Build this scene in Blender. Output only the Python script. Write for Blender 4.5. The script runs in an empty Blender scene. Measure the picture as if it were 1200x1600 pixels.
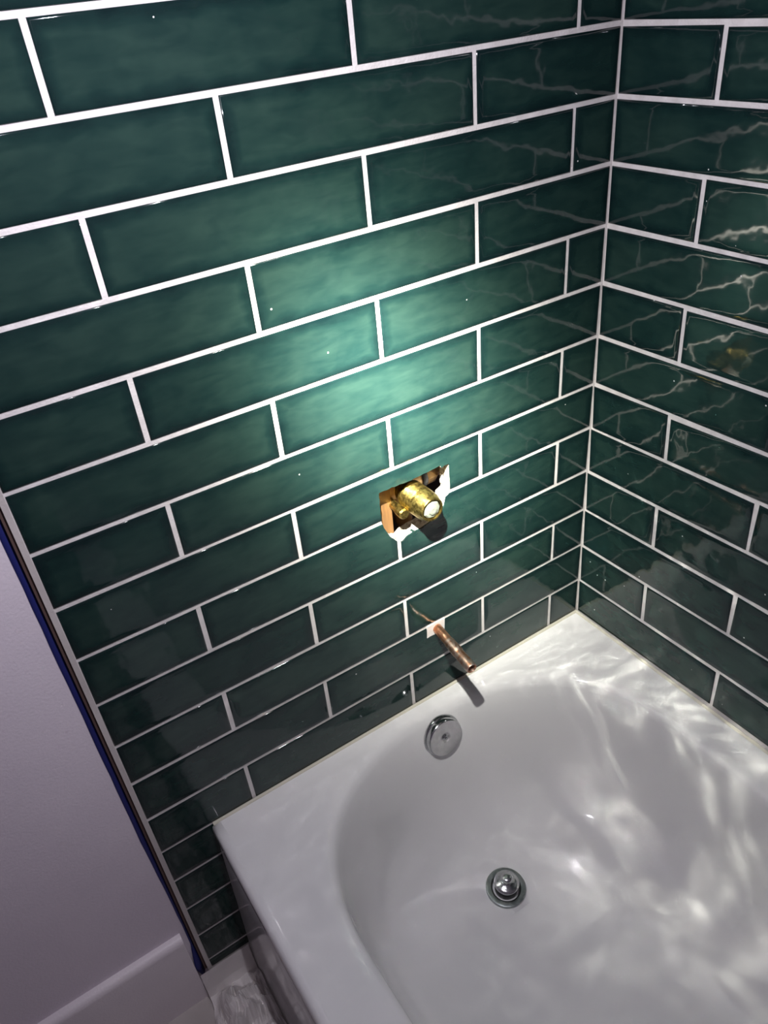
import bpy, bmesh, math, random
from mathutils import Vector, Matrix, noise

SC = bpy.context.scene
COL = SC.collection
ZO = 0.410            # the tub rim stands this high over the floor; builders below work with z = 0 at the rim
random.seed(7)

# ------------------------------------------------------------------ camera
cam = bpy.data.cameras.new('camera')
cam.lens = 1218.65 * 36.0 / 1600.0
cam.sensor_width = 36.0
cam.sensor_fit = 'AUTO'
cam.clip_start = 0.01
cam_o = bpy.data.objects.new('camera', cam)
COL.objects.link(cam_o)
RX, RY, RZ = (0.83124, -0.54947, -0.08443), (-0.37604, -0.44388, -0.81337), (0.40944, 0.70785, -0.57559)
cam_o.matrix_world = Matrix(((RX[0], -RY[0], -RZ[0], -0.82983),
                             (RX[1], -RY[1], -RZ[1], -0.75356),
                             (RX[2], -RY[2], -RZ[2], 1.01966 + ZO),
                             (0, 0, 0, 1)))
SC.camera = cam_o

# ------------------------------------------------------------------ world, torch, exposure
world = bpy.data.worlds.new('world')
SC.world = world
world.use_nodes = True
bg = world.node_tree.nodes['Background']
bg.inputs[0].default_value = (0.80, 0.70, 0.86, 1)
bg.inputs[1].default_value = 0.14

TORCH = Vector((-0.664, -0.422, 1.136))
TORCH_AIM = Vector((-0.352, 0.0, 0.540))

# one hand torch: its beam is a tight core in a soft halo and a wide spill
torch = bpy.data.lights.new('torch', 'SPOT')
torch.energy, torch.spot_size, torch.spot_blend, torch.shadow_soft_size = 1.0, math.radians(150), 0.5, 0.008
torch_o = bpy.data.objects.new('torch', torch)
COL.objects.link(torch_o)
torch_o.location = TORCH + Vector((0, 0, ZO))
beam = (TORCH_AIM - TORCH).normalized()
torch_o.rotation_euler = beam.to_track_quat('-Z', 'Y').to_euler()
CORE, HALO, SPILL = (690.0, 8.8, (1.0, 0.99, 0.87)), (56.0, 16.5, (1.0, 0.99, 0.84)), (22.0, 66.0, (0.97, 0.93, 1.06))
torch.use_nodes = True
tn, tl = torch.node_tree.nodes, torch.node_tree.links
geo = tn.new('ShaderNodeNewGeometry')
dot = tn.new('ShaderNodeVectorMath'); dot.operation = 'DOT_PRODUCT'
tl.new(geo.outputs['Incoming'], dot.inputs[0])
dot.inputs[1].default_value = beam
ang = tn.new('ShaderNodeMath'); ang.operation = 'ARCCOSINE'
tl.new(dot.outputs['Value'], ang.inputs[0])
total = None
for power, sigma, colour in (CORE, HALO, SPILL):
    q = tn.new('ShaderNodeMath'); q.operation = 'DIVIDE'; q.inputs[1].default_value = math.radians(sigma)
    tl.new(ang.outputs[0], q.inputs[0])
    sq = tn.new('ShaderNodeMath'); sq.operation = 'POWER'; sq.inputs[1].default_value = 2.0
    tl.new(q.outputs[0], sq.inputs[0])
    ng = tn.new('ShaderNodeMath'); ng.operation = 'MULTIPLY'; ng.inputs[1].default_value = -1.0
    tl.new(sq.outputs[0], ng.inputs[0])
    ex = tn.new('ShaderNodeMath'); ex.operation = 'EXPONENT'
    tl.new(ng.outputs[0], ex.inputs[0])
    vm = tn.new('ShaderNodeVectorMath'); vm.operation = 'SCALE'
    vm.inputs[0].default_value = Vector(colour) * power
    tl.new(ex.outputs[0], vm.inputs['Scale'])
    if total is None:
        total = vm.outputs[0]
    else:
        ad = tn.new('ShaderNodeVectorMath'); ad.operation = 'ADD'
        tl.new(total, ad.inputs[0]); tl.new(vm.outputs[0], ad.inputs[1])
        total = ad.outputs[0]
em = tn['Emission']
tl.new(total, em.inputs['Color'])
em.inputs['Strength'].default_value = 1.0

SC.view_settings.view_transform = 'Standard'
SC.view_settings.look = 'None'
SC.view_settings.gamma = 1.0
SC.view_settings.use_curve_mapping = False
SC.view_settings.exposure = 0.0

# the wavy glaze throws the torch light back onto the tub: let the renderer find those paths
SC.cycles.caustics_reflective = True
SC.cycles.use_guiding = True
SC.cycles.guiding_training_samples = 64
SC.cycles.sample_clamp_indirect = 0.0
SC.cycles.blur_glossy = 0.0
SC.cycles.use_adaptive_sampling = False


# ------------------------------------------------------------------ materials
def new_mat(name):
    m = bpy.data.materials.new(name)
    m.use_nodes = True
    nt = m.node_tree
    return m, nt, nt.nodes, nt.links, nt.nodes['Principled BSDF']


def noise_node(nt, scale, detail=2.0, vec=None, rough=0.5, dist=0.0, dims='3D'):
    n = nt.nodes.new('ShaderNodeTexNoise')
    n.noise_dimensions = dims
    n.inputs['Scale'].default_value = scale
    n.inputs['Detail'].default_value = detail
    n.inputs['Roughness'].default_value = rough
    n.inputs['Distortion'].default_value = dist
    if vec is not None:
        nt.links.new(vec, n.inputs['Vector'])
    return n


def math_node(nt, op, a, b=None, c=None, clamp=False):
    n = nt.nodes.new('ShaderNodeMath')
    n.operation = op
    n.use_clamp = clamp
    for i, v in enumerate((a, b, c)):
        if v is None:
            continue
        if isinstance(v, (int, float)):
            n.inputs[i].default_value = v
        else:
            nt.links.new(v, n.inputs[i])
    return n.outputs[0]


def ramp(nt, fac, stops):
    n = nt.nodes.new('ShaderNodeValToRGB')
    el = n.color_ramp.elements
    while len(el) < len(stops):
        el.new(0.5)
    for e, (p, c) in zip(el, stops):
        e.position = p
        e.color = (*c, 1)
    nt.links.new(fac, n.inputs[0])
    return n.outputs[0]


def mix_col(nt, fac, a, b):
    n = nt.nodes.new('ShaderNodeMix')
    n.data_type = 'RGBA'
    for idx, v in ((0, fac), (6, a), (7, b)):
        if isinstance(v, (int, float)):
            n.inputs[idx].default_value = v
        elif isinstance(v, tuple):
            n.inputs[idx].default_value = (*v, 1)
        else:
            nt.links.new(v, n.inputs[idx])
    return n.outputs[2]


def bump(nt, height, dist, strength=1.0, normal=None):
    n = nt.nodes.new('ShaderNodeBump')
    n.inputs['Distance'].default_value = dist
    n.inputs['Strength'].default_value = strength
    nt.links.new(height, n.inputs['Height'])
    if normal is not None:
        nt.links.new(normal, n.inputs['Normal'])
    return n.outputs[0]


def simple(name, col, rough=0.5, metal=0.0, spec=0.5, coat=0.0):
    m, nt, N, L, b = new_mat(name)
    b.inputs['Base Color'].default_value = (*col, 1)
    b.inputs['Roughness'].default_value = rough
    b.inputs['Metallic'].default_value = metal
    b.inputs['Specular IOR Level'].default_value = spec
    b.inputs['Coat Weight'].default_value = coat
    return m


def tile_material():
    m, nt, N, L, b = new_mat('green_glaze')
    pos = N.new('ShaderNodeNewGeometry').outputs['Position']
    obj = N.new('ShaderNodeTexCoord').outputs['Object']
    info = N.new('ShaderNodeObjectInfo')
    # distance from the tile's edge (each tile carries its half width and half height)
    at = N.new('ShaderNodeAttribute')
    at.attribute_type = 'OBJECT'
    at.attribute_name = 'half_size'
    sa = N.new('ShaderNodeSeparateXYZ'); L.new(at.outputs['Vector'], sa.inputs[0])
    so = N.new('ShaderNodeSeparateXYZ'); L.new(obj, so.inputs[0])
    dx = math_node(nt, 'SUBTRACT', sa.outputs[0], math_node(nt, 'ABSOLUTE', so.outputs[0]))
    dz = math_node(nt, 'SUBTRACT', sa.outputs[2], math_node(nt, 'ABSOLUTE', so.outputs[2]))
    d = math_node(nt, 'MINIMUM', dx, dz)
    wob = noise_node(nt, 40, 2, pos)
    d2 = math_node(nt, 'ADD', d, math_node(nt, 'MULTIPLY', math_node(nt, 'SUBTRACT', wob.outputs[0], 0.5), 0.012))
    edge = math_node(nt, 'DIVIDE', d2, 0.014, clamp=True)     # 0 at the rim where the glaze pools, 1 inside
    cloud = noise_node(nt, 15, 3, pos, 0.5, 0.6)
    smp = N.new('ShaderNodeMapping')
    smp.inputs['Rotation'].default_value = (0.0, math.radians(38), 0.0)
    smp.inputs['Scale'].default_value = (26, 26, 85)
    L.new(pos, smp.inputs[0])
    streak = noise_node(nt, 1.0, 2.5, smp.outputs[0], 0.5, 0.5)
    cl = math_node(nt, 'MULTIPLY', math_node(nt, 'SUBTRACT', cloud.outputs[0], 0.5), 0.8)
    cl = math_node(nt, 'ADD', cl, math_node(nt, 'MULTIPLY', math_node(nt, 'SUBTRACT', streak.outputs[0], 0.5), 0.65))
    f = math_node(nt, 'ADD', math_node(nt, 'MULTIPLY', edge, 0.62), math_node(nt, 'ADD', cl, math_node(nt, 'MULTIPLY', info.outputs['Random'], 0.25)), clamp=True)
    col = ramp(nt, f, [(0.0, (0.0038, 0.0125, 0.0135)), (0.55, (0.0085, 0.0260, 0.0235)), (1.0, (0.0185, 0.0430, 0.0350))])
    # small crumbs of grout stuck to the glaze
    vo = N.new('ShaderNodeTexVoronoi'); vo.inputs['Scale'].default_value = 34; L.new(pos, vo.inputs['Vector'])
    speck = math_node(nt, 'LESS_THAN', vo.outputs['Distance'], 0.035)
    vsel = N.new('ShaderNodeSeparateColor'); L.new(vo.outputs['Color'], vsel.inputs[0])
    speck = math_node(nt, 'MULTIPLY', speck, math_node(nt, 'GREATER_THAN', vsel.outputs[0], 0.72))
    col = mix_col(nt, speck, col, (0.75, 0.75, 0.72))
    L.new(col, b.inputs['Base Color'])
    L.new(math_node(nt, 'ADD', math_node(nt, 'MULTIPLY', speck, 0.5), 0.06), b.inputs['Roughness'])
    b.inputs['IOR'].default_value = 1.52
    # slow waves of a hand-made glaze, different on every tile
    off = N.new('ShaderNodeVectorMath'); off.operation = 'ADD'
    L.new(pos, off.inputs[0])
    sc = N.new('ShaderNodeCombineXYZ')
    r = math_node(nt, 'MULTIPLY', info.outputs['Random'], 37.0)
    for i in range(3):
        L.new(r, sc.inputs[i])
    L.new(sc.outputs[0], off.inputs[1])
    w1 = noise_node(nt, 15, 1.5, off.outputs[0], 0.45)
    w2 = noise_node(nt, 60, 1.0, off.outputs[0], 0.4)
    h = math_node(nt, 'ADD', w1.outputs[0], math_node(nt, 'MULTIPLY', w2.outputs[0], 0.10))
    L.new(bump(nt, h, 0.0016), b.inputs['Normal'])
    return m


def grout_material():
    m, nt, N, L, b = new_mat('white_grout')
    pos = N.new('ShaderNodeNewGeometry').outputs['Position']
    n1 = noise_node(nt, 60, 4, pos)
    L.new(ramp(nt, n1.outputs[0], [(0.25, (0.60, 0.57, 0.55)), (0.7, (0.76, 0.73, 0.71))]), b.inputs['Base Color'])
    b.inputs['Roughness'].default_value = 0.85
    n2 = noise_node(nt, 420, 3, pos)
    L.new(bump(nt, n2.outputs[0], 0.0006), b.inputs['Normal'])
    return m


def enamel_material():
    m, nt, N, L, b = new_mat('white_enamel')
    pos = N.new('ShaderNodeNewGeometry').outputs['Position']
    n1 = noise_node(nt, 6, 3, pos)
    L.new(ramp(nt, n1.outputs[0], [(0.3, (0.66, 0.66, 0.655)), (0.7, (0.70, 0.70, 0.69))]), b.inputs['Base Color'])
    b.inputs['Roughness'].default_value = 0.06
    return m


def paint_material(name, c0, c1, rough=0.6):
    m, nt, N, L, b = new_mat(name)
    pos = N.new('ShaderNodeNewGeometry').outputs['Position']
    n1 = noise_node(nt, 9, 4, pos)
    L.new(ramp(nt, n1.outputs[0], [(0.3, c0), (0.7, c1)]), b.inputs['Base Color'])
    b.inputs['Roughness'].default_value = rough
    n2 = noise_node(nt, 260, 3, pos)
    L.new(bump(nt, n2.outputs[0], 0.0004), b.inputs['Normal'])
    return m


def metal_material(name, c0, c1, rough0, rough1, scale=90):
    m, nt, N, L, b = new_mat(name)
    obj = N.new('ShaderNodeTexCoord').outputs['Object']
    n1 = noise_node(nt, scale, 5, obj, 0.65)
    L.new(ramp(nt, n1.outputs[0], [(0.35, c0), (0.62, c1)]), b.inputs['Base Color'])
    mr = N.new('ShaderNodeMapRange')
    mr.inputs[3].default_value = rough0
    mr.inputs[4].default_value = rough1
    L.new(n1.outputs[0], mr.inputs[0])
    L.new(mr.outputs[0], b.inputs['Roughness'])
    b.inputs['Metallic'].default_value = 1.0
    L.new(bump(nt, n1.outputs[0], 0.0005), b.inputs['Normal'])
    return m


def wood_material():
    m, nt, N, L, b = new_mat('stud_wood')
    obj = N.new('ShaderNodeTexCoord').outputs['Object']
    mp = N.new('ShaderNodeMapping')
    mp.inputs['Scale'].default_value = (60, 60, 6)
    L.new(obj, mp.inputs[0])
    n1 = noise_node(nt, 1.5, 5, mp.outputs[0], 0.6)
    L.new(ramp(nt, n1.outputs[0], [(0.3, (0.06, 0.026, 0.006)), (0.7, (0.155, 0.072, 0.018))]), b.inputs['Base Color'])
    b.inputs['Roughness'].default_value = 0.75
    return m


def plaster_material():
    m, nt, N, L, b = new_mat('broken_plaster')
    pos = N.new('ShaderNodeNewGeometry').outputs['Position']
    n1 = noise_node(nt, 160, 5, pos, 0.65)
    L.new(ramp(nt, n1.outputs[0], [(0.36, (0.10, 0.075, 0.05)), (0.47, (0.40, 0.37, 0.33)), (0.75, (0.62, 0.60, 0.57))]), b.inputs['Base Color'])
    b.inputs['Roughness'].default_value = 0.95
    L.new(bump(nt, n1.outputs[0], 0.004), b.inputs['Normal'])
    return m


def film_material():
    m, nt, N, L, b = new_mat('clear_film')
    b.inputs['Base Color'].default_value = (0.80, 0.76, 0.74, 1)
    b.inputs['Roughness'].default_value = 0.22
    tr = N.new('ShaderNodeBsdfTransparent')
    tr.inputs[0].default_value = (0.93, 0.93, 0.93, 1)
    mx = N.new('ShaderNodeMixShader')
    mx.inputs[0].default_value = 0.80
    L.new(tr.outputs[0], mx.inputs[1])
    L.new(b.outputs[0], mx.inputs[2])
    L.new(mx.outputs[0], N['Material Output'].inputs['Surface'])
    return m


M_TILE, M_GROUT, M_ENAMEL = tile_material(), grout_material(), enamel_material()
M_PLASTER, M_WOOD, M_FILM = plaster_material(), wood_material(), film_material()
M_PAINT = paint_material('wall_paint', (0.79, 0.72, 0.79), (0.83, 0.76, 0.825))
M_TRIM = paint_material('skirting_paint', (0.76, 0.70, 0.73), (0.82, 0.76, 0.78), 0.4)
M_SOLDER = metal_material('solder_stain', (0.50, 0.23, 0.12), (0.74, 0.62, 0.54), 0.3, 0.5, 120)
M_DRAIN = metal_material('dulled_chrome', (0.26, 0.29, 0.285), (0.42, 0.45, 0.44), 0.22, 0.4, 50)
M_STEEL = simple('dull_steel', (0.06, 0.06, 0.065), 0.5, 0.5)
M_EDGE = paint_material('edge_caulk', (0.50, 0.46, 0.44), (0.62, 0.58, 0.56), 0.6)
M_CAULK = simple('caulk', (0.52, 0.50, 0.41), 0.5)
M_FLOOR = paint_material('floor_board', (0.40, 0.36, 0.34), (0.52, 0.48, 0.46), 0.6)
M_TAPE = simple('blue_tape', (0.014, 0.020, 0.15), 0.55)
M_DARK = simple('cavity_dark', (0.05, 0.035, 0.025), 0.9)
M_CHROME = metal_material('worn_chrome', (0.42, 0.43, 0.43), (0.62, 0.63, 0.63), 0.10, 0.22, 60)
M_CHROME_FACE = metal_material('scratched_chrome', (0.60, 0.60, 0.59), (0.76, 0.75, 0.75), 0.30, 0.5, 40)
M_BLACK = simple('black_rubber', (0.01, 0.01, 0.01), 0.4)
M_BRASS = metal_material('brass', (0.10, 0.065, 0.015), (0.52, 0.40, 0.12), 0.30, 0.42, 190)
M_BRASS_OLD = simple('tarnished_brass', (0.50, 0.31, 0.13), 0.42, 0.45)
M_COPPER = metal_material('copper', (0.48, 0.20, 0.10), (0.86, 0.50, 0.32), 0.28, 0.45, 70)
M_CARTRIDGE = paint_material('cartridge_plastic', (0.05, 0.055, 0.045), (0.24, 0.26, 0.21), 0.4)


# ------------------------------------------------------------------ builders
def link_mesh(name, bm, mat, parent=None, origin=(0, 0, 0), smooth=False):
    """one mesh object; geometry given in rim coordinates, origin = where the object's own origin goes"""
    bmesh.ops.translate(bm, verts=bm.verts, vec=-Vector(origin))
    bmesh.ops.recalc_face_normals(bm, faces=bm.faces)
    me = bpy.data.meshes.new(name)
    bm.to_mesh(me)
    bm.free()
    if mat:
        me.materials.append(mat)
    if smooth:
        me.shade_smooth()
    o = bpy.data.objects.new(name, me)
    COL.objects.link(o)
    if parent is None:
        o.location = Vector(origin) + Vector((0, 0, ZO))
    else:
        o.parent = parent
        po = Vector(parent['rim_origin']) if 'rim_origin' in parent else Vector((0, 0, 0))
        o.location = Vector(origin) - po
    o['rim_origin'] = tuple(origin)
    return o


def thing(name, label, cat, origin):
    o = bpy.data.objects.new(name, None)
    o.empty_display_size = 0.02
    COL.objects.link(o)
    o.location = Vector(origin) + Vector((0, 0, ZO))
    o['label'], o['category'] = label, cat
    o['rim_origin'] = tuple(origin)
    return o


def add_box(bm, lo, hi):
    lo, hi = Vector(lo), Vector(hi)
    r = bmesh.ops.create_cube(bm, size=1.0)
    for v in r['verts']:
        v.co = Vector((lo[i] + (hi[i] - lo[i]) * (v.co[i] + 0.5) for i in range(3)))
    return r['verts']


def lathe(bm, profile, base, axis, n=40):
    """profile = [(radius, height along axis)]; closed where radius is 0"""
    axis = Vector(axis).normalized()
    q = axis.to_track_quat('Z', 'Y')
    base = Vector(base)
    prev = None
    for r, h in profile:
        if r < 1e-7:
            ring = [bm.verts.new(base + q @ Vector((0, 0, h)))]
        else:
            ring = [bm.verts.new(base + q @ Vector((r * math.cos(2 * math.pi * k / n), r * math.sin(2 * math.pi * k / n), h))) for k in range(n)]
        if prev is not None:
            if len(prev) == 1 and len(ring) > 1:
                for k in range(n):
                    bm.faces.new((prev[0], ring[k], ring[(k + 1) % n]))
            elif len(ring) == 1 and len(prev) > 1:
                for k in range(n):
                    bm.faces.new((prev[k], prev[(k + 1) % n], ring[0]))
            elif len(ring) > 1:
                for k in range(n):
                    bm.faces.new((prev[k], prev[(k + 1) % n], ring[(k + 1) % n], ring[k]))
        prev = ring


def prism(bm, pts, y0, y1):
    """polygon of (x, z) points extruded from y0 to y1"""
    a = [bm.verts.new((x, y0, z)) for x, z in pts]
    b = [bm.verts.new((x, y1, z)) for x, z in pts]
    bm.faces.new(a)
    bm.faces.new(b[::-1])
    n = len(pts)
    for i in range(n):
        bm.faces.new((a[i], b[i], b[(i + 1) % n], a[(i + 1) % n]))


def cut(o, cutters):
    """subtract the cutter meshes from o for good"""
    temps = []
    for bm in cutters:
        bmesh.ops.recalc_face_normals(bm, faces=bm.faces)
        me = bpy.data.meshes.new('cutter')
        bm.to_mesh(me)
        bm.free()
        c = bpy.data.objects.new('cutter', me)
        COL.objects.link(c)
        c.location = (0, 0, ZO)
        temps.append(c)
        md = o.modifiers.new('cut', 'BOOLEAN')
        md.operation, md.solver, md.object = 'DIFFERENCE', 'EXACT', c
    bpy.context.view_layer.update()
    dg = bpy.context.evaluated_depsgraph_get()
    me = bpy.data.meshes.new_from_object(o.evaluated_get(dg))
    o.modifiers.clear()
    o.data = me
    for c in temps:
        bpy.data.objects.remove(c)


def auto_smooth(o, deg=40):
    me = o.data
    me.shade_smooth()
    me.set_sharp_from_angle(angle=math.radians(deg))


# ------------------------------------------------------------------ structure: walls
HOLE = [(-0.3988, 0.4407), (-0.3823, 0.4397), (-0.3646, 0.4392), (-0.3455, 0.4383), (-0.327, 0.4398), (-0.3184, 0.4393),
        (-0.314, 0.4396), (-0.2962, 0.4416), (-0.2942, 0.4366), (-0.2863, 0.4386), (-0.2808, 0.4373), (-0.2807, 0.4127),
        (-0.2806, 0.3896), (-0.2889, 0.3844), (-0.293, 0.3716), (-0.2979, 0.3659), (-0.3146, 0.3566), (-0.3309, 0.3517),
        (-0.3501, 0.3507), (-0.3627, 0.3476), (-0.3686, 0.3436), (-0.377, 0.3478), (-0.3887, 0.3626), (-0.3957, 0.3794),
        (-0.399, 0.3887), (-0.3994, 0.4148)]
TILE_EDGE, BED_EDGE = -0.8205, -0.8275
TOP = 1.40
GY = 0.0016           # grout face behind the tile face
WALL_BX = -0.002      # face of the right wall's tiles

bm = bmesh.new()
add_box(bm, (BED_EDGE, GY, -0.410), (0.03, 0.024, TOP))
wall_back = link_mesh('wall_back', bm, M_GROUT)
wall_back['kind'] = 'structure'
wall_back.data.materials.append(M_PLASTER)
hb = bmesh.new()
# the hole is ragged: the backer breaks away a little inside the tile's cut
rag = []
n = len(HOLE)
for i in range(n):
    p, q = Vector(HOLE[i]), Vector(HOLE[(i + 1) % n])
    for k in range(4):
        t = p.lerp(q, k / 4)
        d = Vector((q - p)).normalized()
        nn = Vector((-d.y, d.x))
        j = noise.noise(Vector((t.x * 160, t.y * 160, 3.1))) * 0.0012
        rag.append(t + nn * j)
cen = Vector((-0.342, 0.395))
a = [hb.verts.new((p.x, -0.01, p.y)) for p in rag]
b_ = []
for p in rag:
    v = p - cen
    s = 1.0 - 0.05 * (0.5 + noise.noise(Vector((p.x * 130, p.y * 130, 9.0))))
    b_.append(hb.verts.new((cen.x + v.x * s, 0.05, cen.y + v.y * s)))
hb.faces.new(a)
hb.faces.new(b_[::-1])
for i in range(len(rag)):
    hb.faces.new((a[i], b_[i], b_[(i + 1) % len(rag)], a[(i + 1) % len(rag)]))
cut(wall_back, [hb])
for f in wall_back.data.polygons:       # broken faces inside the hole are raw plaster
    c = f.center
    if -0.42 < c.x < -0.27 and 0.33 < c.z < 0.45 and abs(f.normal.y) < 0.9:
        f.material_index = 1

bm = bmesh.new()
add_box(bm, (WALL_BX + GY, -1.30, -0.410), (0.03, 0.0, TOP))
wall_right = link_mesh('wall_right', bm, M_GROUT)
wall_right['kind'] = 'structure'

bm = bmesh.new()
add_box(bm, (-1.75, 0.011, -0.410), (BED_EDGE, 0.024, TOP))
wall_left = link_mesh('wall_left', bm, M_PAINT)
wall_left['kind'] = 'structure'

bm = bmesh.new()
add_box(bm, (-1.75, -1.75, -0.430), (0.03, 0.02, -0.410))
floor = link_mesh('floor', bm, M_FLOOR)
floor['kind'] = 'structure'

# unseen walls of the small room, added so ambient light enters only from above
bm = bmesh.new()
add_box(bm, (-1.80, -1.75, -0.410), (-1.75, 0.024, TOP))
o = link_mesh('wall_side', bm, M_PAINT); o['kind'] = 'structure'
bm = bmesh.new()
add_box(bm, (-1.80, -1.80, -0.410), (0.03, -1.75, TOP))
o = link_mesh('wall_front', bm, M_PAINT); o['kind'] = 'structure'

# timber framing inside the wall behind the hole
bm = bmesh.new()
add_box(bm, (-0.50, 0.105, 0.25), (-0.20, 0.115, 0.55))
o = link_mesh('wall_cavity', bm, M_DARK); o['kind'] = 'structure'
bm = bmesh.new()
add_box(bm, (-0.425, 0.0245, 0.25), (-0.3668, 0.10, 0.55))
o = link_mesh('trim_3', bm, M_WOOD); o['kind'] = 'structure'

# thin bead that closes the tiling on its left side
bm = bmesh.new()
add_box(bm, (BED_EDGE, -0.0004, -0.345), (TILE_EDGE - 0.0008, GY, TOP))
o = link_mesh('trim_1', bm, M_EDGE); o['kind'] = 'structure'

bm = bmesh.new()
add_box(bm, (BED_EDGE - 0.0044, 0.0045, -0.345), (BED_EDGE, 0.0110, TOP))  # narrow dark brown strip just left of the edge bead
o = link_mesh('trim_2', bm, simple('dark_brown_strip', (0.10, 0.06, 0.05), 0.9)); o['kind'] = 'structure'

# skirting board under the painted wall: rounded top edge
bm = bmesh.new()
prof = [(0.011, -0.410), (-0.004, -0.410), (-0.004, -0.232), (-0.0025, -0.2265), (0.001, -0.2225), (0.006, -0.2205), (0.011, -0.220)]
for x in (-1.75, -0.8445):
    ring = [bm.verts.new((x, y, z)) for y, z in prof]
    if x < -1:
        first = ring
bm.faces.new(first)
bm.faces.new(ring[::-1])
for i in range(len(prof)):
    j = (i + 1) % len(prof)
    bm.faces.new((first[i], first[j], ring[j], ring[i]))
o = link_mesh('baseboard_left', bm, M_TRIM); o['kind'] = 'structure'
auto_smooth(o)

# ------------------------------------------------------------------ tiles
J = 0.0058            # joint width
Z_A0 = {-5: -0.3445, -4: -0.3193, -3: -0.2396, -2: -0.1581, -1: -0.0777, 0: 0.000, 1: 0.0755, 2: 0.1550, 3: 0.2310, 4: 0.3095,
        5: 0.3900, 6: 0.4655, 7: 0.5432, 8: 0.6228, 9: 0.7022, 10: 0.7806, 11: 0.8580, 12: 0.9358, 13: 1.0110, 14: 1.0885, 15: 1.166, 16: 1.2435}
Z_AL = {-5: -0.3430, -4: -0.3193, -3: -0.2396, -2: -0.1581, -1: -0.0777, 0: -0.0008, 1: 0.0783, 2: 0.1597, 3: 0.2365, 4: 0.3153,
        5: 0.3918, 6: 0.4704, 7: 0.5472, 8: 0.6231, 9: 0.7019, 10: 0.7792, 11: 0.8581, 12: 0.9342, 13: 1.0096, 14: 1.087, 15: 1.1645, 16: 1.242}
Z_BR = {0: 0.0045, 1: 0.0822, 2: 0.1615, 3: 0.2405, 4: 0.3175, 5: 0.4005, 6: 0.4725, 7: 0.5503, 8: 0.6274, 9: 0.7050, 10: 0.7844,
        11: 0.8615, 12: 0.9369, 13: 1.014, 14: 1.0915, 15: 1.169, 16: 1.2465}
EVEN_A, ODD_A = [-0.0715, -0.3735, -0.6712], [-0.2240, -0.5245]
EVEN_B, ODD_B = [-0.2945, -0.5950, -0.8955], [-0.1430, -0.4440, -0.7445]
mesh_cache = {}


def tile_mesh(w, h):
    key = (round(w, 4), round(h, 4))
    if key in mesh_cache:
        return mesh_cache[key]
    bm = bmesh.new()
    hw, hh = w / 2, h / 2
    rings = []
    for inset, y in ((0.0, 0.0080), (0.0, 0.0012), (0.0007, 0.0004), (0.0024, 0.0), (0.009, -0.0002)):
        x, z = hw - inset, hh - inset
        rings.append([bm.verts.new(p) for p in ((-x, y, -z), (x, y, -z), (x, y, z), (-x, y, z))])
    for p, q in zip(rings, rings[1:]):
        for i in range(4):
            bm.faces.new((p[i], p[(i + 1) % 4], q[(i + 1) % 4], q[i]))
    bm.faces.new(rings[-1])
    bm.faces.new(rings[0][::-1])
    bmesh.ops.recalc_face_normals(bm, faces=bm.faces)
    me = bpy.data.meshes.new('tile')
    bm.to_mesh(me)
    bm.free()
    me.materials.append(M_TILE)
    me.shade_smooth()
    me.set_sharp_from_angle(angle=math.radians(50))
    mesh_cache[key] = me
    return me


rt = random.Random(11)


def put_tile(parent, c, w, h, rot, tilt):
    o = bpy.data.objects.new('tile', tile_mesh(w + rt.uniform(-0.0004, 0.0004), h + rt.uniform(-0.0006, 0.0006)))
    COL.objects.link(o)
    o.parent = parent
    o.location = c
    o.rotation_euler = (rt.gauss(0, 0.0025), tilt, rot + rt.gauss(0, 0.0018))
    o['half_size'] = (w / 2, 0.0, h / 2)
    return o


tiles_a = {}
for j in range(-5, 16):
    def zl(jj, x):
        t = x / TILE_EDGE
        return Z_A0[jj] * (1 - t) + Z_AL[jj] * t
    js = EVEN_A if j % 2 == 0 else ODD_A
    edges = [-0.0036 + J / 2] + js + [TILE_EDGE - J / 2]
    for k in range(len(edges) - 1):
        x1, x0 = edges[k] - J / 2, edges[k + 1] + J / 2
        if j < -1 and x1 < -0.9:
            continue
        if j < 0 and x0 > -0.7:                  # behind the tub
            continue
        xm = (x0 + x1) / 2
        lo, hi = zl(j, xm) + J / 2, zl(j + 1, xm) - J / 2
        if j == -5:
            lo = zl(j, xm)
        tilt = -((zl(j, x1) - zl(j, x0)) / (x1 - x0))
        tiles_a[(j, k)] = put_tile(wall_back, (xm, 0.0, (lo + hi) / 2), x1 - x0, hi - lo, 0.0, tilt)

for j in range(0, 16):
    def zr(jj, y):
        t = y / -0.28
        z0 = Z_A0[jj] - (0.002 if jj < 6 else 0.0)
        return z0 * (1 - t) + Z_BR[jj] * t
    js = EVEN_B if j % 2 == 0 else ODD_B
    edges = [-0.0014 + J / 2] + js
    for k in range(len(edges) - 1):
        y1, y0 = edges[k] - J / 2, edges[k + 1] + J / 2
        ym = (y0 + y1) / 2
        ye = max(ym, -0.30)
        lo, hi = zr(j, ye) + J / 2, zr(j + 1, ye) - J / 2
        tilt = 0.0 if ym < -0.3 else -(zr(j, y0) - zr(j, y1)) / (y1 - y0)
        put_tile(wall_right, (WALL_BX, ym, (lo + hi) / 2), y1 - y0, hi - lo, -math.pi / 2, tilt)

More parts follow.
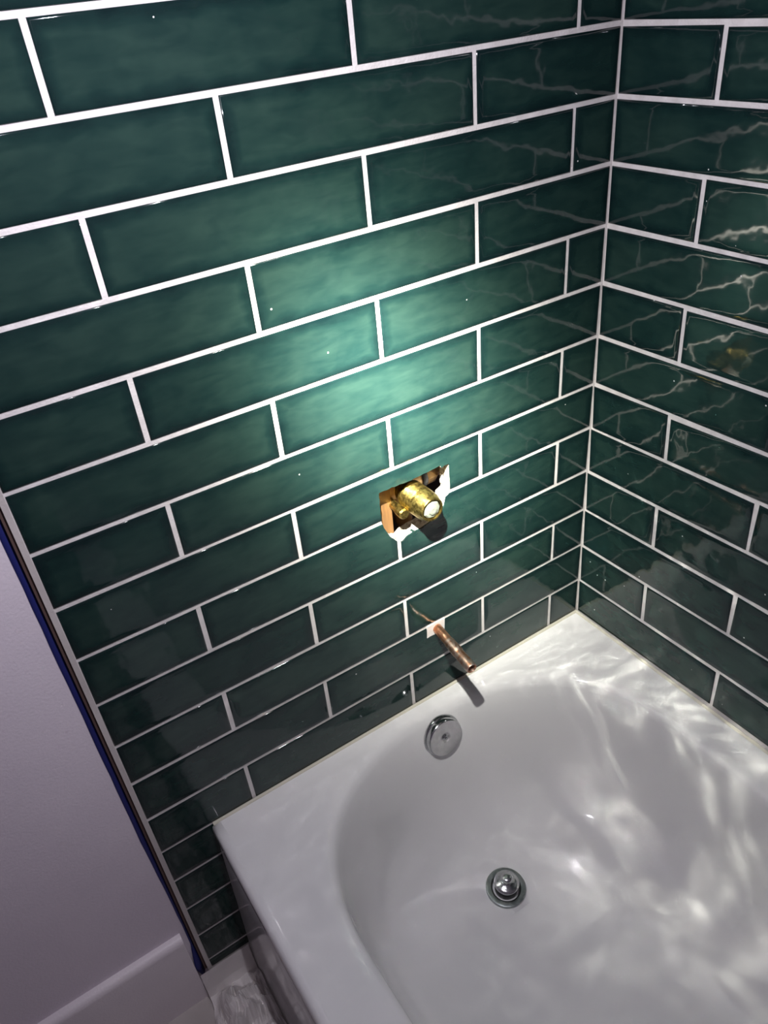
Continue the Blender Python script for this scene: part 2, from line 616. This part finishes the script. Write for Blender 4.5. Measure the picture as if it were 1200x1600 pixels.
# cut the tiles around the valve hole and the notch for the pipe
for (j, k), o in tiles_a.items():
    if j in (4, 5) and k in (0, 1, 2):
        cb = bmesh.new()
        prism(cb, [(p.x, p.y) for p in rag], -0.02, 0.02)
        o.data = o.data.copy()
        cut(o, [cb])
    if j == 1:
        cb = bmesh.new()
        prism(cb, [(-0.3395, 0.1335), (-0.333, 0.1345), (-0.3045, 0.1318), (-0.3025, 0.170), (-0.3375, 0.170)], -0.02, 0.02)
        x0, x1 = o.location.x - o['half_size'][0], o.location.x + o['half_size'][0]
        if x0 < -0.345 and x1 > -0.30:
            o.data = o.data.copy()
            cut(o, [cb])
        else:
            cb.free()

# grout smeared into the notch round the copper pipe
bm = bmesh.new()
prism(bm, [(-0.3390, 0.1340), (-0.333, 0.1348), (-0.3048, 0.1323), (-0.3030, 0.1570), (-0.3370, 0.1572)], -0.0006, 0.012)
o = link_mesh('grout_patch', bm, M_GROUT, wall_back)

# ------------------------------------------------------------------ blue tape on the painted wall, frayed at its foot
bm = bmesh.new()
pts = []
for i in range(60):
    z = TOP - 0.002 - i * (TOP - 0.002 + 0.352) / 59
    jag = noise.noise(Vector((0.3, z * 22, 1.7))) * 0.0010
    w_l = -0.8398 + jag
    w_r = BED_EDGE - 0.0046
    lift = 0.0
    if z < 0.05:
        w_l += 0.0036 * min(1.0, (0.05 - z) / 0.25)
    if z < -0.265:                      # the loose end hangs out from the wall
        t = min(1.0, (-0.265 - z) / 0.06)
        w_l -= 0.0105 * t + 0.002 * noise.noise(Vector((4.3, z * 120, 0))) - max(0.0, -0.335 - z) * 0.45
        lift = 0.010 * t
    pts.append((w_l, w_r, z, lift))
prev = None
for w_l, w_r, z, lift in pts:
    yy = 0.0105
    row = [bm.verts.new((w_l, yy - lift, z)), bm.verts.new(((w_l + w_r) / 2, yy - lift * 0.9, z)), bm.verts.new((w_r, yy - 0.3 * lift, z))]
    if prev:
        for i in range(2):
            bm.faces.new((prev[i], prev[i + 1], row[i + 1], row[i]))
    prev = row
tape = link_mesh('painter_tape', bm, M_TAPE, None, (-0.834, 0.0105, -0.35), True)
sd = tape.modifiers.new('thickness', 'SOLIDIFY'); sd.thickness = 0.0004
tape['label'] = 'narrow strip of blue tape along the tile edge, frayed at its foot'
tape['category'] = 'tape'

# ------------------------------------------------------------------ bathtub
CX, HALF_W, HALF_E, Y_END, Y_FAR, POW = -0.3625, 0.2925, 0.278, -0.022, -1.43, 2.35
X_L, X_R, Y_B, Y_F = -0.745, -0.0045, -0.0015, -1.52
tub = thing('bathtub', 'white glossy bathtub set in the corner of the green tiled walls', 'bathtub', (CX, -0.75, -0.410))


def contour(d, n_end=40, n_side=22):
    dx, de = d if isinstance(d, tuple) else (d, d)
    a, b = HALF_W - dx, HALF_E - de
    y1, y2 = Y_END - HALF_E, Y_FAR + HALF_E
    pts = []
    for i in range(n_end + 1):               # the drain end, from the right side over to the left
        t = math.pi * i / n_end
        c, s = math.cos(t), math.sin(t)
        pts.append((CX + a * math.copysign(abs(c) ** (2 / POW), c), y1 + b * abs(s) ** (2 / POW)))
    for i in range(1, n_side):
        pts.append((CX - a, y1 + (y2 - y1) * i / n_side))
    for i in range(n_end + 1):
        t = math.pi + math.pi * i / n_end
        c, s = math.cos(t), math.sin(t)
        pts.append((CX + a * math.copysign(abs(c) ** (2 / POW), c), y2 - b * abs(s) ** (2 / POW)))
    for i in range(1, n_side):
        pts.append((CX + a, y2 + (y1 - y2) * i / n_side))
    return pts


def rect_ring(inset):
    x0, x1, y0, y1 = X_L + inset, X_R - inset * 0.05, Y_F + inset, Y_B - inset * 0.05
    base = contour(0.0)
    c = Vector(((x0 + x1) / 2, (y0 + y1) / 2))
    hx, hy = (x1 - x0) / 2, (y1 - y0) / 2
    out = []
    for x, y in base:
        # clamp each contour point outward along the rim's own direction
        if y > Y_END - HALF_E:
            o_ = Vector((CX, Y_END - HALF_E))
        elif y < Y_FAR + HALF_E:
            o_ = Vector((CX, Y_FAR + HALF_E))
        else:
            o_ = Vector((CX, y))
        d = Vector((x, y)) - o_
        ts = []
        if abs(d.x) > 1e-6:
            ts.append(((x1 if d.x > 0 else x0) - o_.x) / d.x)
        if abs(d.y) > 1e-6:
            ts.append(((y1 if d.y > 0 else y0) - o_.y) / d.y)
        out.append(o_ + d * min(ts))
    for cx_, cy_ in ((x0, y0), (x0, y1), (x1, y0), (x1, y1)):
        k = min(range(len(out)), key=lambda i: (out[i] - Vector((cx_, cy_))).length)
        out[k] = Vector((cx_, cy_))
    return [(p.x, p.y) for p in out]


bm = bmesh.new()
ring_defs = [('r', 0.012, -0.036), ('r', 0.001, -0.036), ('r', 0.0, -0.030), ('r', 0.0, -0.012), ('r', 0.0016, -0.006), ('r', 0.006, -0.0014), ('r', 0.013, 0.0), ('r', 0.016, 0.0),
             ('c', (-0.0165, -0.0165), 0),
             ('c', (-0.014, -0.014), 0),
             ('c', (-0.006, -0.006), -0.0006),
             ('c', (0.0002, 0.002), -0.0024),
             ('c', (0.0036, 0.009), -0.0075),
             ('c', (0.0058, 0.015), -0.018),
             ('c', (0.0082, 0.022), -0.04),
             ('c', (0.0122, 0.033), -0.08),
             ('c', (0.017, 0.043), -0.125),
             ('c', (0.026, 0.055), -0.165),
             ('c', (0.036, 0.072), -0.2),
             ('c', (0.053, 0.095), -0.227),
             ('c', (0.078, 0.122), -0.244),
             ('c', (0.11, 0.155), -0.2535),
             ('c', (0.15, 0.195), -0.2585),
             ('c', (0.195, 0.24), -0.2605)]
rings = []
for kind, d, z in ring_defs:
    pts = rect_ring(d) if kind == 'r' else contour(d)
    rings.append([bm.verts.new((x, min(y, Y_B) if kind == 'c' else y, z)) for x, y in pts])
nn = len(rings[0])
for p, q in zip(rings, rings[1:]):
    for i in range(nn):
        bm.faces.new((p[i], p[(i + 1) % nn], q[(i + 1) % nn], q[i]))
mid = [bm.verts.new((CX, v.co.y, -0.2612)) for v in rings[-1]]
for i in range(nn):
    bm.faces.new((rings[-1][i], rings[-1][(i + 1) % nn], mid[(i + 1) % nn], mid[i]))
bmesh.ops.remove_doubles(bm, verts=mid, dist=0.0004)
basin = link_mesh('basin', bm, M_ENAMEL, tub, (0, 0, 0), True)

bm = bmesh.new()
prof = [(-0.7400, -0.034), (-0.7425, -0.045), (-0.7450, -0.12), (-0.7495, -0.27), (-0.7535, -0.409), (-0.7400, -0.409), (-0.7340, -0.034)]
ends = []
for y in (Y_B - 0.001, Y_F + 0.01):
    ends.append([bm.verts.new((x, y, z)) for x, z in prof])
bm.faces.new(ends[0]); bm.faces.new(ends[1][::-1])
for i in range(len(prof)):
    k = (i + 1) % len(prof)
    bm.faces.new((ends[0][i], ends[0][k], ends[1][k], ends[1][i]))
o = link_mesh('apron', bm, M_ENAMEL, tub)
auto_smooth(o)

# bead of caulk where the rim meets the tiles
bm = bmesh.new()
path = [(X_L + 0.004, -0.0015), (-0.0055, -0.0015), (-0.0055, -1.25)]
prof2 = [(-0.001, -0.003), (0.0034, -0.0005), (0.0020, 0.0014), (0.0, 0.0030), (-0.001, 0.0030)]
dirs = [(Vector((0, -1)),), (Vector((-1, -1)),), (Vector((-1, 0)),)]
rr = []
for (x, y), (d,) in zip(path, dirs):
    rr.append([bm.verts.new((x + d.x * u, y + d.y * u, z)) for u, z in prof2])
for p, q in zip(rr, rr[1:]):
    for i in range(len(prof2)):
        k = (i + 1) % len(prof2)
        bm.faces.new((p[i], p[k], q[k], q[i]))
bm.faces.new(rr[0]); bm.faces.new(rr[-1][::-1])
o = link_mesh('caulk_bead', bm, M_CAULK, tub)

# overflow plate on the end wall
ov_c, ov_n = Vector((-0.3535, -0.0440, -0.0470)), Vector((0.02, -0.95, 0.22)).normalized()
bm = bmesh.new()
lathe(bm, [(0.0365, -0.004), (0.0365, 0.002), (0.0358, 0.0036), (0.0345, 0.0042), (0.0338, 0.0050), (0.0338, 0.0118), (0.0330, 0.0134), (0.0318, 0.0142)], ov_c, ov_n, 56)
plate = link_mesh('overflow_plate', bm, M_CHROME, tub, ov_c)
auto_smooth(plate, 30)
bm = bmesh.new()
lathe(bm, [(0.0318, 0.0142), (0.0306, 0.0138), (0.020, 0.0134), (0.0095, 0.0128), (0.0075, 0.0112), (0.0072, 0.0095), (0, 0.0095)], ov_c, ov_n, 56)
o = link_mesh('plate_face', bm, M_CHROME_FACE, plate, ov_c)
auto_smooth(o, 25)
bm = bmesh.new()
lathe(bm, [(0.0052, 0.0095), (0.0052, 0.0118), (0.0042, 0.0128), (0.0022, 0.0130), (0.0018, 0.0112), (0, 0.0112)], ov_c, ov_n, 20)
o = link_mesh('screw', bm, M_CHROME, plate, ov_c)
o['label'] = 'dark slotted screw in the middle of the plate'
auto_smooth(o)

# drain with its lift-and-turn stopper
dr_c, dr_n = Vector((-0.3640, -0.2230, -0.2540)), Vector((0.0, -0.07, 1.0)).normalized()
bm = bmesh.new()
lathe(bm, [(0.0335, -0.006), (0.0335, 0.0008), (0.0328, 0.0018), (0.0312, 0.0022), (0.0250, 0.0018), (0.0228, 0.0002), (0.0215, -0.004), (0.0210, -0.012), (0, -0.012)], dr_c, dr_n, 48)
drain = link_mesh('drain', bm, M_DRAIN, tub, dr_c)
auto_smooth(drain, 30)
bm = bmesh.new()
lathe(bm, [(0.0, -0.011), (0.0185, -0.011), (0.0192, 0.0155), (0, 0.0155)], dr_c, dr_n, 40)
o = link_mesh('rubber_seal', bm, M_BLACK, drain, dr_c)
auto_smooth(o)
bm = bmesh.new()
UP = 0.0115
lathe(bm, [(r, h + UP) for r, h in [(0.0, 0.0041), (0.0206, 0.0041), (0.0210, 0.0058), (0.0200, 0.0074), (0.0150, 0.0088), (0.0085, 0.0102), (0.0060, 0.0122), (0.0052, 0.0150),
           (0.0062, 0.0172), (0.0090, 0.0190), (0.0098, 0.0212), (0.0090, 0.0236), (0.0066, 0.0250), (0.003, 0.0256), (0.0, 0.0257)]], dr_c, dr_n, 40)
o = link_mesh('stopper', bm, M_CHROME, drain, dr_c)
auto_smooth(o, 50)

# ------------------------------------------------------------------ copper stub for the spout
pa, pb = Vector((-0.3170, 0.020, 0.1455)), Vector((-0.3285, -0.1010, 0.1420))
ax = (pb - pa).normalized()
Lp = (pb - pa).length
pipe = thing('copper_pipe', 'short bare copper pipe stub sticking out of the tiles above the tub', 'pipe', pa)


def spin(profile, parent, name, mat, base=pa, axis=ax, n=32, ang=35, label=None):
    bm = bmesh.new()
    lathe(bm, profile, base, axis, n)
    o = link_mesh(name, bm, mat, parent, base)
    auto_smooth(o, ang)
    if label:
        o['label'] = label
    return o


spin([(0.0066, 0.0), (0.0079, 0.0), (0.0079, Lp * 0.62), (0.0066, Lp * 0.62)], pipe, 'tube', M_COPPER)
spin([(0.0079, Lp * 0.46), (0.0087, Lp * 0.463), (0.0089, Lp * 0.485), (0.0084, Lp * 0.50), (0.0088, Lp * 0.52), (0.0090, Lp * 0.60), (0.0092, Lp * 0.615),
      (0.0093, Lp * 0.68), (0.0088, Lp * 0.69)], pipe, 'solder_joint', M_SOLDER)
spin([(0.0080, Lp * 0.66), (0.0086, Lp * 0.665), (0.0088, Lp * 0.93), (0.0090, Lp * 0.955), (0.0088, Lp * 0.99), (0.0082, Lp), (0.0070, Lp), (0.0066, Lp * 0.985),
      (0.0064, Lp * 0.70), (0.0, Lp * 0.70)], pipe, 'fitting', M_SOLDER, label='open end fitting with a dull rim')

# ------------------------------------------------------------------ shower valve in the ragged hole
va, vb = Vector((-0.3385, 0.046, 0.403)), Vector((-0.3390, -0.0375, 0.4050))
vx = (vb - va).normalized()
Lv = (vb - va).length
valve = thing('shower_valve', 'rough brass shower valve body in the ragged hole cut through green tiles', 'valve', va)
prof = [(0.0, 0.0), (0.0165, 0.0), (0.0165, 0.026), (0.0190, 0.0265), (0.0212, 0.0290), (0.0214, 0.033)]
h = 0.034
while h < 0.058:                         # worn threads
    prof += [(0.0214, h + 0.0003), (0.0209, h + 0.0011), (0.0214, h + 0.0019)]
    h += 0.0022
prof += [(0.0213, h), (0.0208, Lv - 0.012), (0.0186, Lv - 0.008), (0.0178, Lv - 0.0015), (0.0170, Lv), (0.0150, Lv), (0.0148, Lv - 0.010), (0, Lv - 0.010)]
spin(prof, valve, 'sleeve', M_BRASS, va, vx, 44, 50)
spin([(0.0, Lv - 0.010), (0.0136, Lv - 0.010), (0.0138, Lv - 0.0030), (0.0118, Lv - 0.0008), (0.0072, Lv), (0.0066, Lv + 0.0016), (0.0034, Lv + 0.0022), (0.0, Lv + 0.0016)],
     valve, 'cartridge', M_CARTRIDGE, va, vx, 9, 15, label='pale plastic cartridge end')
spin([(0.0, 0.0), (0.0150, 0.0), (0.0150, 0.020), (0.0168, 0.024), (0.0168, 0.062), (0.0150, 0.066), (0.0150, 0.082)],
     valve, 'body', M_BRASS_OLD, (-0.3785, 0.048, 0.4025), (1, 0, 0.01), 28, 35)
spin([(0.0, 0.0), (0.0172, 0.0), (0.0180, 0.002), (0.0180, 0.006), (0.0172, 0.008), (0.0, 0.008)], valve, 'collar', M_STEEL, (-0.3045, 0.048, 0.4033), (1, 0, 0.01), 28, 35, label='grey collar on the valve body')
spin([(0.0, 0.0), (0.0166, 0.0), (0.0172, 0.002), (0.0172, 0.016), (0.0166, 0.018), (0.0112, 0.0185), (0.0112, 0.06), (0.0, 0.06)], valve, 'union_nut', M_BRASS_OLD, (-0.2965, 0.048, 0.4034), (1, 0, 0.01), 6, 20)
spin([(0.0, 0.0), (0.0140, 0.0), (0.0140, 0.06), (0.0110, 0.063), (0.0110, 0.11), (0, 0.11)], valve, 'outlet', M_BRASS_OLD, (-0.337, 0.050, 0.400), (0.06, 0, -1), 24, 35)
spin([(0.0, 0.0), (0.0065, 0.0), (0.0065, 0.036), (0.0080, 0.037), (0.0084, 0.050), (0.0070, 0.053), (0.0, 0.053)], valve, 'stop_screw', M_BRASS, (-0.3630, 0.045, 0.3925), (-0.05, -1, 0.02), 10, 20,
     label='short brass stop screw below the sleeve')

# ------------------------------------------------------------------ crumpled dust sheet on the floor
bm = bmesh.new()
NX, NY = 44, 56
grid = []
for iy in range(NY + 1):
    row = []
    v = iy / NY
    for ix in range(NX + 1):
        u = ix / NX
        x = -0.843 + 0.0885 * u
        s = v * 0.60                       # run from the wall out over the floor
        if s < 0.03:
            y, z = -0.0055 - s * 0.3, -0.338 - s * 2.0
        else:
            y, z = -0.0145 - (s - 0.03), -0.398
        p = Vector((x * 34, s * 26, 0.0))
        c1 = 1.1 * abs(noise.cell(p * 0.55) * 0.25 + noise.noise(p * 0.6)) + 0.7 * abs(noise.noise(p * 1.3 + Vector((7, 3, 1)))) + 0.30 * abs(noise.noise(p * 3.2))
        amp = min(1.0, max(0.0, (s - 0.035) / 0.05)) * 0.085
        x -= (1 - u) * min(1.0, max(0.0, s - 0.05) / 0.08) * (0.030 + 0.020 * noise.noise(Vector((s * 30, 2.0, 0.5))))
        edge = min(1.0, u / 0.25)
        z += amp * edge * c1 + 0.001
        y += 0.010 * noise.noise(p * 1.3 + Vector((0, 0, 5))) * min(1, s / 0.06) - (0.0 if s > 0.03 else 0.0)
        x += 0.006 * noise.noise(p * 1.3 + Vector((0, 9, 5))) * min(1, s / 0.06) * (1 - u) * u * 4
        row.append(bm.verts.new((x, min(y, -0.0045), z)))
    grid.append(row)
for iy in range(NY):
    for ix in range(NX):
        bm.faces.new((grid[iy][ix], grid[iy][ix + 1], grid[iy + 1][ix + 1], grid[iy + 1][ix]))
sheet = link_mesh('plastic_sheet', bm, M_FILM, None, (-0.80, -0.2, -0.398))
sheet['label'] = 'crumpled clear plastic sheet on the floor between skirting and bathtub'
sheet['category'] = 'plastic sheet'
